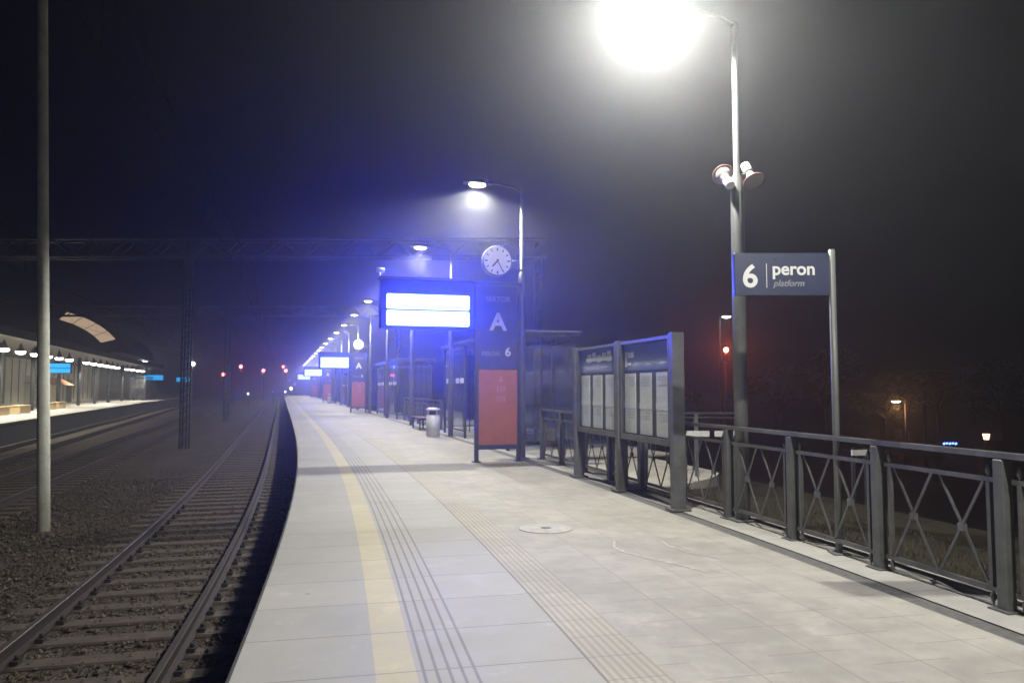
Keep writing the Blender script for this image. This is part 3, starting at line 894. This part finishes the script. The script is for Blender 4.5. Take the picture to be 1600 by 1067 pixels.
# ------------------------------------------------------------------ mast by the track, gantries, wires
ms = thing('overhead_line_mast', 'tall pale leaning mast standing on the ballast left of the near track', 'mast', loc=(-8.27, 13.52, -1.0))
a = MB(); a.tube([(0, 0, -.15), (-.115, .02, 2.6), (-.23, .03, 5.2), (-.46, .08, 10.4), (-.52, .09, 12.0)], [.108, .102, .094, .080, .075], 16)
a.build('shaft', M['mast'], ms)
a = MB(); a.bevel_box(-.28, .28, -.28, .28, -.25, .03, .03); a.build('footing', M['ballast'], ms)
def gantry(label, Y, xs, z0, z1):
    t = thing('catenary_gantry', label, 'gantry', (xs[0], Y, -1), 0, 'lattice gantries over the tracks')
    x0, x1 = min(xs) - xs[0] - .4, max(xs) - xs[0] + .4
    a = MB(); h0, h1 = z0 + 1, z1 + 1
    for y in (-.35, .35):
        for z in (h0, h1): a.bar((x0, y, z), (x1, y, z), .09, .09)
        n = int((x1 - x0) / .8)
        for k in range(n):
            xa = x0 + (x1 - x0) * k / n; xb = x0 + (x1 - x0) * (k + 1) / n
            a.bar((xa, y, h0 if k % 2 else h1), (xb, y, h1 if k % 2 else h0), .05, .05)
    for k in range(int((x1 - x0) / 1.6) + 1):
        xa = x0 + k * 1.6
        for z in (h0, h1): a.bar((xa, -.35, z), (xa, .35, z), .04, .04)
    a.build('lattice_beam', M['graphite'], t)
    for x in xs:
        a = MB()
        for sx in (-.14, .14):
            for sy in (-.14, .14): a.bar((x - xs[0] + sx, sy, 0), (x - xs[0] + sx, sy, h1 + .05), .06, .06)
        for k in range(int(h1 / .45)):
            for sy in (-.14, .14): a.bar((x - xs[0] - .14, sy, .1 + k * .45), (x - xs[0] + .14, sy, .5 + k * .45), .03, .03)
        a.build('column', M['graphite'], t)
    return t
gantry('nearer lattice gantry crossing the sky above the tracks', 32, [1.08, -13.8, -25.5], 7.1, 7.85)
gantry('farther faint lattice gantry low over the tracks', 57, [-8.6, -21.5, -36], 7.0, 7.7)
for lab, of in (('thin overhead wire above the near track', -1.65), ('thin overhead wire above the middle track', -7.2), ('thin overhead wire above the far left track', -10.4)):
    a = MB()
    sp = [-8, 30, 55, 85, 115, 150]
    cw = []; mw = []
    for i in range(len(sp) - 1):
        for k in range(10):
            t = k / 10; s = sp[i] + (sp[i + 1] - sp[i]) * t
            cw.append(W(s, of, 4.7)); mw.append(W(s, of, 6.4 - 1.1 * 4 * t * (1 - t)))
            if k in (2, 4, 6, 8): a.tube([cw[-1], mw[-1]], .004, 4)
    a.tube(cw, .006, 5); a.tube(mw, .006, 5)
    tag(a.build('overhead_wire', M['wire']), lab, 'overhead wire', 'overhead wires')

# ------------------------------------------------------------------ opposite platform: canopy, lights, building
OL = left_edge
cn = thing('station_canopy', 'long flat canopy over the opposite platform, lit from below', 'canopy', W(40, OL(40) - 4), 0)
cb = Vector(cn.location)
def fitc(o): o.matrix_parent_inverse = Matrix.Translation(-cb); return o
a = MB(); a.sweep([(-1.2, 4.25), (-1.2, 4.45), (-8.6, 4.9), (-8.6, 4.15)], 6, 107, 80, OL); fitc(a.build('roof', M['canopy'], cn))
a = MB(); a.sweep([(-1.1, 4.15), (-1.1, 4.6), (-1.19, 4.6), (-1.19, 4.15)], 6, 107, 80, OL); fitc(a.build('fascia', M['dark_wall'], cn))
for k in range(14):
    s = 12 + k * 7.4
    a = MB(); a.tube([W(s, OL(s) - 3.6, .005), W(s, OL(s) - 3.6, 4.2)], .14, 10); fitc(a.build('column', M['graphite_dark'], cn))
lights = [36 + 3.15 * k for k in range(21) if k not in (9, 16)]
lp0 = None
for i, s in enumerate(lights):
    lab = 'round ceiling light in the row under the opposite canopy'
    if lp0 is None:
        lp0 = thing('ceiling_light', lab, 'ceiling light', W(s, OL(s) - 2.4, 3.62), 0, 'ceiling lights under the opposite canopy')
        a = MB(); a.tube([(0, 0, .06), (0, 0, .10), (0, 0, .55)], [.27, .2, .03], 20); a.build('housing', M['graphite'], lp0)
        a = MB(); a.tube([(0, 0, -.11), (0, 0, -.09), (0, 0, -.03), (0, 0, .058)], [.10, .19, .25, .27], 20); a.build('diffuser', M['canopy_lamp'], lp0)
        ld = bpy.data.lights.new('ceiling_lamp_light', 'SPOT'); ld.energy = 1300; ld.color = (1, .93, .76); ld.spot_size = R(150); ld.spot_blend = .7; ld.shadow_soft_size = .18
        lo = bpy.data.objects.new('ceiling_lamp_light', ld); C.objects.link(lo); lo.parent = lp0; lo.location = (0, 0, -.32)
    else:
        dup(lp0, W(s, OL(s) - 2.4, 3.62), 0, lab)
sb = thing('station_building', 'station building behind the opposite platform with a lit arched clerestory', 'building', W(40, OL(40) - 12, 0), 0)
bb = Vector(sb.location)
def fitb(o): o.matrix_parent_inverse = Matrix.Translation(-bb); return o
a = MB(); a.sweep([(-8.3, .004), (-8.3, 4.1), (-8.6, 4.1), (-8.6, .004)], 8, 104, 60, OL); fitb(a.build('facade', M['wall_pale'], sb))
a = MB()
for k in range(46):
    s = 10 + k * 2.05
    a.bar(W(s, OL(s) - 8.27, .3), W(s, OL(s) - 8.27, 4.0), .06 if k % 4 else .18, .06)
fitb(a.build('window_frame', M['graphite_dark'], sb))
for k in range(6):
    s = 14 + k * 15
    dr = MB(); p0, p1 = W(s, OL(s) - 8.25, .01), W(s + 2.2, OL(s) - 8.25, .01)
    dr.add([p0, p1, p1 + Vector((0, 0, 2.4)), p0 + Vector((0, 0, 2.4))], [(0, 1, 2, 3)])
    fitb(dr.build('door', M['dark_wall'], sb))
# barrel roofed hall above the canopy: its lit end arch faces the tracks
HY = 72.0
def hall(x, z, y): return Vector((x, y, z))
cxh, czh, rx, rz_ = -47.8, 4.0, 11.3, 5.8
def arc(a0, a1, n, k=1.0): return [(cxh + rx * k * math.cos(R(a0 + (a1 - a0) * i / n)), czh + rz_ * k * math.sin(R(a0 + (a1 - a0) * i / n))) for i in range(n + 1)]
a = MB()
A = arc(10, 180, 28); B = arc(10, 180, 28, .955)
for y0, y1 in ((HY, HY + 24),):
    vs = [hall(x - .36 * (y - y0), z, y) for y in (y0, y1) for x, z in A] + [hall(x - .36 * (y - y0), z, y) for y in (y0, y1) for x, z in B]
    n = 29
    fs = []
    for i in range(28):
        fs += [(i, i + 1, n + i + 1, n + i), (2 * n + i, 3 * n + i, 3 * n + i + 1, 2 * n + i + 1), (i, 2 * n + i, 2 * n + i + 1, i + 1), (n + i, n + i + 1, 3 * n + i + 1, 3 * n + i)]
    a.add(vs, fs)
fitb(a.build('arched_roof', M['dark_wall'], sb))
a = MB(); vs = [hall(x, z, HY + .6) for x, z in arc(10, 170, 28, .95)] + [hall(cxh, 4.95, HY + .6)]
a.add(vs, [(i, i + 1, 29) for i in range(28)])
fitb(a.build('gable', M['dark_wall'], sb))
for k, (a0, a1) in enumerate(((62.5, 53.2), (52.6, 43.4), (42.8, 33.6), (33.0, 24.0))):
    a = MB(); o_ = arc(a0, a1, 4, .94); i_ = arc(a0, a1, 4, .80)
    vs = [hall(x, z, HY + .5) for x, z in o_] + [hall(x, z, HY + .5) for x, z in i_]
    a.add(vs, [(i, i + 1, 5 + i + 1, 5 + i) for i in range(4)])
    fitb(a.build('window', M['clerestory'], sb))
# screens hanging under that canopy
def small_display(label, s, o, w):
    t = thing('departure_display', label, 'departure display', W(s, o), heading(s), 'blue displays on the opposite platform')
    a = MB(); a.box(-w / 2 - .06, w / 2 + .06, -.1, .1, 2.55, 3.3); a.build('casing', M['graphite_dark'], t)
    for z in (2.6, 2.94):
        a = MB(); a.box(-w / 2, w / 2, -.115, -.102, z, z + .30); a.build('screen', M['screen_blue'], t)
    a = MB(); a.tube([(0, 0, 3.3), (0, 0, 4.25)], .03, 6); a.build('hanger', M['graphite_dark'], t)
small_display('bright blue two row display next to the pale mast, under the canopy', 57, OL(57) - 2.2, 1.5)
small_display('blue display hanging near the far end of the opposite canopy', 106, OL(106) - 2.2, 2.3)
small_display('farthest blue display, past the end of the opposite canopy', 128, OL(128) - 1.2, 2.0)
ls = dup(sec, W(43, OL(43) - 4.6), heading(43), 'dark and red sector sign on the opposite platform, left of the mast')
for i, (s, o) in enumerate(((38, -3.4), (41, -3.0), (47, -3.0), (50.5, -2.8), (59, -3.2), (62, -3.2))):
    t = thing('bench_block', 'pale yellowish timber bench block on the opposite platform', 'bench', W(s, OL(s) + o), heading(s), 'bench blocks on the opposite platform')
    a = MB(); a.bevel_box(-.3, .3, -1.0, 1.0, .004, .46, .02); a.build('plinth', M['timber_pale'], t)
    a = MB(); a.box(-.33, .33, -1.03, 1.03, .464, .50); a.build('seat', M['timber_pale'], t)
kk = thing('kiosk', 'small kiosk with an orange awning under the opposite canopy', 'kiosk', W(66, OL(66) - 5.2), heading(66))
a = MB(); a.box(-.9, .9, -1.2, 1.2, .004, 2.5); a.build('body', M['wall_pale'], kk)
a = MB(); a.add([(-1.0, -1.4, 1.9), (2.0, -1.4, 1.75), (2.0, 1.4, 1.75), (-1.0, 1.4, 1.9), (.9, -1.4, 2.35), (.9, 1.4, 2.35)], [(0, 1, 4), (1, 2, 5, 4), (2, 3, 5), (3, 0, 4, 5), (0, 3, 2, 1)]); a.build('awning', M['orange'], kk)
# round street lamps at the end of that platform
def globe_lamp(label, p, r, grp):
    t = thing('globe_lamp', label, 'lamp post', (p.x, p.y, 0), 0, grp); h = p.z - r
    a = MB(); a.tube([(0, 0, .003), (0, 0, h)], [.09, .05], 10); a.build('post', M['steel_light'], t)
    a = MB(); a.tube([(0, 0, h - .05 + r * (1 - math.cos(R(q)))) for q in range(10, 175, 15)], [r * math.sin(R(q)) for q in range(10, 175, 15)], 16); a.build('globe', M['globe'], t)
    return t
_g = seen(225, 568, 108)
globe_lamp('bright globe lamp above the last canopy lights of the opposite platform', _g, .48, 'globe lamps on the opposite platform')
_g = seen(301, 568, 128)
globe_lamp('lone globe lamp beyond the opposite canopy, above the farthest display', _g, .36, 'globe lamps on the opposite platform')
es = dup(sh, W(100, OL(100) - 4), heading(100), 'pale shelter at the far end of the opposite platform'); 

# ------------------------------------------------------------------ railway signals
def signal(label, px, py, Y):
    p = seen(px, py, Y)
    t = thing('railway_signal', label, 'railway signal', (p.x, p.y, -1.0), 0, 'red signals over the tracks')
    h = p.z + 1
    a = MB(); a.tube([(0, 0, -.2), (0, 0, h + .5)], .09, 8); a.build('post', M['graphite_dark'], t)
    a = MB(); a.bevel_box(-.32, .32, -.2, -.1, h - .9, h + .55, .04); hd = a.build('signal_head', M['black'], t)
    a = MB(); a.tube([(0, -.205, h), (0, -.24, h)], [.30, .27], 16); a.build('lamp', M['red_lamp'], hd)
signal('leftmost and lowest of the red signals', 350, 585, 140)
signal('tall red signal second from the left', 377, 573, 140)
signal('red signal standing alone in the middle of the row', 412, 579, 150)
signal('upper of the close pair of red signals by the platform end', 443, 573, 175)
signal('lower and brighter of the close pair of red signals', 447, 579, 150)
def dwarf(label, px, py, Y, mat, r):
    p = seen(px, py, Y)
    t = thing('shunting_signal', label, 'shunting signal', (p.x, p.y, -1.0), 0, 'small ground signals')
    h = p.z + 1
    a = MB(); a.tube([(0, 0, -.1), (0, 0, h)], .06, 8); a.build('post', M['graphite_dark'], t)
    a = MB(); a.bevel_box(-.25, .25, -.1, .1, h - .25, h + .3, .04); a.build('signal_head', M['black'], t)
    a = MB(); a.tube([(0, -.105, h), (0, -.13, h)], [r, r * .85], 12); a.build('lamp', mat, t)
dwarf('small white ground light between the tracks under the red signals', 388, 615, 110, M['white_lamp'], .17)
dwarf('dim ground light nearer the platform than its white neighbour', 427, 612, 120, M['violet_lamp'], .15)
dwarf('small white light at the very corner of the platform end', 446, 612, 128, M['white_lamp'], .18)
dwarf('brightest white light at the end of the platform', 455, 607, 160, M['white_lamp'], .38)
dwarf('violet light below the farthest departure display', 461, 600, 165, M['violet_lamp'], .34)
dwarf('faint violet light left of its twin by the platform end', 453, 594, 170, M['violet_lamp'], .28)

# ------------------------------------------------------------------ street side on the right
def street_lamp(label, px, py, Y, mat, zb=-3.6, side=.7):
    p = seen(px, py, Y)
    t = thing('street_lamp', label, 'street lamp', (p.x - side, p.y, zb), 0, 'street lamps beyond the railing')
    h = p.z - zb
    a = MB(); a.tube([(0, 0, -.1), (0, 0, h - .15)], [.09, .055], 10); a.build('post', M['steel_light'], t)
    a = MB(); a.tube([(0, 0, h - .2), (side * .2, 0, h + .02), (side * .75, 0, h + .06)], .035, 8); a.build('arm', M['steel_light'], t)
    a = MB(); a.bevel_box(side - .42, side + .38, -.16, .16, h + .02, h + .14, .03); a.build('lamp_head', M['graphite'], t)
    a = MB(); a.tube([(side, 0, h - .1), (side, 0, h - .04), (side, 0, h + .018)], [.12, .28, .33], 14); a.build('lens', mat, t)
    return t, p
street_lamp('white street lamp on a pale pole behind the nearest lamp post', 1135, 495, 55, M['lamp'], side=.5)
t, p = street_lamp('orange sodium street lamp among the dark bushes', 1400, 627, 58, M['sodium'], side=-.7)
ld = bpy.data.lights.new('sodium_light', 'POINT'); ld.energy = 110; ld.color = (1, .45, .16); ld.shadow_soft_size = .25
lo = bpy.data.objects.new('sodium_light', ld); C.objects.link(lo); lo.parent = t; lo.location = (-.7, 0, p.z + 3.6 - .45)
p = seen(1133, 547, 48)
tl = thing('traffic_light', 'glowing red traffic light beneath the white street lamp', 'traffic light', (p.x, p.y, -3.6))
h = p.z + 3.6
a = MB(); a.tube([(0, 0, -.1), (0, 0, h + .3)], .07, 10); a.build('post', M['steel_light'], tl)
a = MB(); a.bevel_box(-.17, .17, -.22, -.08, h - .75, h + .25, .03); hd = a.build('signal_head', M['black'], tl)
a = MB(); a.tube([(0, -.225, h), (0, -.26, h)], [.15, .13], 16); a.build('red_lens', M['red_lamp_street'], hd)
a = MB(); a.tube([(0, -.225, h - .35), (0, -.235, h - .35)], .11, 14); a.build('dark_lens', M['black'], hd)
ld = bpy.data.lights.new('red_light', 'POINT'); ld.energy = 160; ld.color = (1, .12, .05); ld.shadow_soft_size = .12
lo = bpy.data.objects.new('red_light', ld); C.objects.link(lo); lo.parent = hd; lo.location = (0, -.45, h)
p = seen(1148, 592, 40)
t = thing('road_sign', 'narrow white plate on a thin post, half hidden by the nearest lamp post', 'sign', (p.x, p.y, -3.6)); h = p.z + 3.6
a = MB(); a.tube([(0, 0, -.1), (0, 0, h + .6)], .035, 8); a.build('post', M['steel_light'], t)
a = MB(); a.box(-.10, .10, -.06, -.04, h - .55, h + .6); a.build('plate', M['barrier'], t)
p = seen(1443, 592, 46)
t = thing('flag_pole', 'thin pole with pale bands at its top beside the orange street lamp', 'pole', (p.x, p.y, -3.6)); h = p.z + 3.6
a = MB(); a.tube([(0, 0, -.1), (0, 0, h)], [.12, .08], 10); a.build('shaft', M['graphite'], t)
a = MB()
for q in (0, .5, 1.3): a.tube([(0, 0, h - q - .2), (0, 0, h - q)], .11, 10)
a.build('band', M['barrier'], t)
p = seen(1485, 693, 52)
t = thing('shop_sign', 'small glowing blue shop sign low beyond the railing', 'sign', (p.x, p.y, -3.6)); h = p.z + 3.6
a = MB(); a.box(-.55, .55, 0, .12, h - .14, h + .14); a.build('box', M['black'], t)
a = MB()
for q in range(5): a.bar((-.5 + q * .2, -.008, h - .04 + .05 * (q % 2)), (-.36 + q * .2, -.008, h + .04), .012, .12)
a.build('lit_lettering', M['neon'], t)
for x in (-.45, .45):
    a = MB(); a.tube([(x, .06, -.1), (x, .06, h - .141)], .05, 8); a.build('post', M['graphite'], t)
p = seen(1541, 682, 44)
t = thing('garden_lantern', 'warm lantern on a pedestal beyond the right end of the railing', 'lantern', (p.x, p.y, -3.6)); h = p.z + 3.6
a = MB(); a.tube([(0, 0, -.1), (0, 0, h - .35)], [.07, .045], 10); a.build('post', M['graphite'], t)
a = MB(); a.tube([(0, 0, h - .35), (0, 0, h - .17)], [.05, .12], 8); a.tube([(0, 0, h + .17), (0, 0, h + .3)], [.24, .03], 8); a.build('lantern_cage', M['graphite'], t)
a = MB(); a.tube([(0, 0, h - .168), (0, 0, h + .168)], [.13, .2], 8); a.build('lantern_glass', M['warm_lantern'], t)
p = seen(1541, 712, 41)
t = thing('stone_pedestal', 'pale stone pedestal below the warm lantern', 'pedestal', (p.x, p.y, -3.6)); h = p.z + 3.6
a = MB(); a.bevel_box(-.34, .34, -.34, .34, -.1, h + .35, .05); a.build('block', M['pale_paving'], t)
a = MB(); a.bevel_box(-.4, .4, -.4, .4, h + .353, h + .46, .03); a.build('capstone', M['pale_paving'], t)
for lab, px, py, Y, w in (('low white marker board seen through the railing, right of the sign post', 1345, 707, 14, .36),):
    p = seen(px, py, Y); zb = -1.3
    t = thing('road_barrier', lab, 'barrier', (p.x, p.y, zb), .15); h = p.z - zb
    a = MB(); a.box(-w / 2, w / 2, -.02, .02, h - .05, h + .05); a.build('board', M['barrier'], t)
    for x in (-.36, .36):
        a = MB(); a.box(x * w - .03, x * w + .03, .022, .07, -.2, h + .08); a.build('post', M['graphite'], t)
rr = thing('ramp_railing', 'low railing with two pale boards between the notice board and the nearest lamp post', 'railing', (2.4, 13.6, -.9))
for x in (.0, .9, 1.72):
    a = MB(); a.box(x - .03, x + .03, -.03, .03, -.3, 1.98); a.build('post', M['fence'], rr)
a = MB(); a.bar((-.1, 0, 2.0), (1.8, 0, 2.0), .06, .04); a.bar((-.1, 0, 1.92), (1.8, 0, 1.92), .03, .025); a.build('handrail', M['graphite'], rr)
for x0, x1 in ((.62, 1.12), (1.22, 1.62)):
    a = MB(); a.box(x0, x1, -.062, -.032, 1.585, 1.685); a.build('board', M['barrier'], rr)
# two parked cars in the street, dark
def car(label, px, py, Y, paint, rz):
    p = seen(px, py, Y)
    t = thing('parked_car', label, 'car', (p.x, p.y, -3.59), rz, 'cars parked in the street')
    def body(prof, w0, w1):
        a = MB(); n = len(prof)
        vs = [(x, -w, z) for (x, z), w in zip(prof, [w0 if z < .95 else w1 for x, z in prof])] + [(x, w, z) for (x, z), w in zip(prof, [w0 if z < .95 else w1 for x, z in prof])]
        a.add(vs, [tuple(range(n)), tuple(range(2 * n - 1, n - 1, -1))] + [(k, n + k, n + (k + 1) % n, (k + 1) % n) for k in range(n)])
        return a
    body([(-2.1, .3), (-2.15, .6), (-2.05, .9), (-1.2, .94), (1.0, .94), (2.0, .8), (2.12, .55), (2.05, .3)], .86, .84).build('body', paint, t)
    body([(-1.75, .945), (-1.35, 1.38), (-.9, 1.46), (.1, 1.46), (.5, 1.38), (1.1, .945)], .6, .66).build('cabin', M['black'], t)
    a = MB(); a.box(-1.2, .35, -.58, .58, 1.464, 1.49); a.build('roof', paint, t)
    for x in (-1.3, 1.3):
        for y in (-.80, .80):
            a = MB(); a.tube([(x, y - .1, .31), (x, y + .1, .31)], .31, 18); wl = a.build('wheel', M['black'], t)
            a = MB(); a.tube([(x, y - .108, .31), (x, y + .108, .31)], .18, 14); a.build('rim', M['steel_light'], wl)
    for y in (-.62, .62):
        a = MB(); a.box(2.05, 2.09, y - .16, y + .16, .62, .74); a.build('headlight', M['barrier'], t)
        a = MB(); a.box(-2.135, -2.10, y - .14, y + .14, .64, .80); a.build('tail_light', M['sign_red'], t)
M['car_red'] = plain('dull red car paint', (.14, .03, .02), .35, .2, .1, 2, 0)
M['car_silver'] = plain('silver car paint', (.22, .22, .23), .35, .5, .1, 2, 0)
car('dull red parked car in the shade below the orange lamp', 1425, 703, 50, M['car_red'], .5)
car('silver parked car beyond the railing, left of the red car', 1365, 690, 52, M['car_silver'], .2)

# trees and bushes
def leaf_cloud(a, c, rx, ry, rz, n, size):
    for k in range(n):
        while True:
            q = Vector((random.uniform(-1, 1), random.uniform(-1, 1), random.uniform(-1, 1)))
            if .25 < q.length < 1: break
        p = c + Vector((q.x * rx, q.y * ry, q.z * rz))
        u = Vector((random.gauss(0, 1), random.gauss(0, 1), random.gauss(0, 1))).normalized(); v = u.orthogonal().normalized()
        s = size * random.uniform(.6, 1.4)
        a.add([p - u * s, p + v * s * .5, p + u * s, p - v * s * .5], [(0, 1, 2, 3)])
def tree(label, x, y, zb, h, r, leaf, grp, seed, bare=False):
    random.seed(seed)
    t = thing('broadleaf_tree', label, 'tree', (x, y, zb), 0, grp)
    a = MB(); th = h * .42
    a.tube([(0, 0, -.2), (.05, 0, th * .5), (0, .06, th), (.1, 0, h * .8)], [h * .03, h * .023, h * .018, h * .006], 8)
    tips = []
    for k in range(9):
        an = k * 2.4 + random.random(); z0 = th * random.uniform(.65, 1.4); L_ = r * random.uniform(.5, .95)
        tip = Vector((math.cos(an) * L_, math.sin(an) * L_, z0 + h * random.uniform(.12, .42))); tips.append(tip)
        a.tube([(0, 0, z0), tip * .5 + Vector((0, 0, z0 * .5 + .1)), tip], [h * .012, h * .008, h * .003], 6)
    a.build('trunk', M['bark'], t)
    a = MB()
    for tip in tips + [Vector((0, 0, h * .86))]:
        k = random.uniform(.28, .48)
        leaf_cloud(a, tip, r * k, r * k, r * k * .8, 170, h * .022)
    a.build('crown', leaf, t)
def bush(label, x, y, zb, h, leaf, grp, seed):
    random.seed(seed)
    t = thing('bush', label, 'bush', (x, y, zb), 0, grp)
    a = MB()
    for k in range(6):
        an = k * 1.05; a.tube([(0, 0, -.1), (math.cos(an) * h * .2, math.sin(an) * h * .2, h * .4), (math.cos(an) * h * .38, math.sin(an) * h * .38, h * .8)], [h * .02, h * .014, h * .005], 6)
    a.build('stems', M['bark'], t)
    a = MB()
    for k in range(8):
        leaf_cloud(a, Vector((random.uniform(-.4, .4) * h, random.uniform(-.4, .4) * h, h * random.uniform(.3, .85))), h * .28, h * .28, h * .24, 130, h * .03)
    a.build('foliage', leaf, t)
for i, (px, Y, h, r, lf) in enumerate(((1215, 66, 7.5, 2.8, 'leaf'), (1290, 72, 8.6, 3.2, 'leaf'), (1385, 66, 6.4, 2.8, 'leaf_brown'), (1465, 68, 7.2, 3.0, 'leaf_brown'), (1560, 74, 8.2, 3.2, 'leaf'), (1660, 64, 8, 3.0, 'leaf'), (1050, 84, 8, 3.0, 'leaf'))):
    p = seen(px, 640, Y)
    tree('dark %s tree standing %s' % ('brownish' if 'brown' in lf else 'green', ['behind the white barrier boards and street lamp', 'between the sign post and the lamp post, far beyond', 'just behind the orange street lamp', 'behind the banded thin pole', 'far behind the warm lantern', 'outside the right end of the view', 'behind the notice boards, beyond the street'][i]),
         p.x, p.y, -3.5, h, r, M[lf], 'trees beyond the street', 40 + i)
for i, (px, Y, h, lf, w) in enumerate(((1350, 57, 2.6, 'leaf_brown', 'left of the orange street lamp'), (1420, 60, 2.4, 'leaf_brown', 'right under the orange street lamp'), (1250, 54, 2.2, 'leaf', 'between the sign post and the lamp post'))):
    p = seen(px, 660, Y)
    bush('low leafy bush ' + w, p.x, p.y, -3.55, h, M[lf], 'bushes by the street', 70 + i)

# ------------------------------------------------------------------ haze: volume added round everything to give lamps and screens their glare
hz = MB(); hz.box(-135, 135, -16, 215, -10.5, 13.2)
hm = bpy.data.materials.new('night haze'); hm.use_nodes = True
ht = hm.node_tree; ht.nodes.remove(ht.nodes['Principled BSDF'])
pvn = ht.nodes.new('ShaderNodeVolumePrincipled')
pvn.inputs['Color'].default_value = (.92, .95, .97, 1); pvn.inputs['Density'].default_value = HAZE; pvn.inputs['Anisotropy'].default_value = .85
ht.links.new(pvn.outputs[0], ht.nodes['Material Output'].inputs['Volume'])
tag(hz.build('haze', hm), 'pale haze added to give the glow around the lamps', 'haze', kind='stuff')
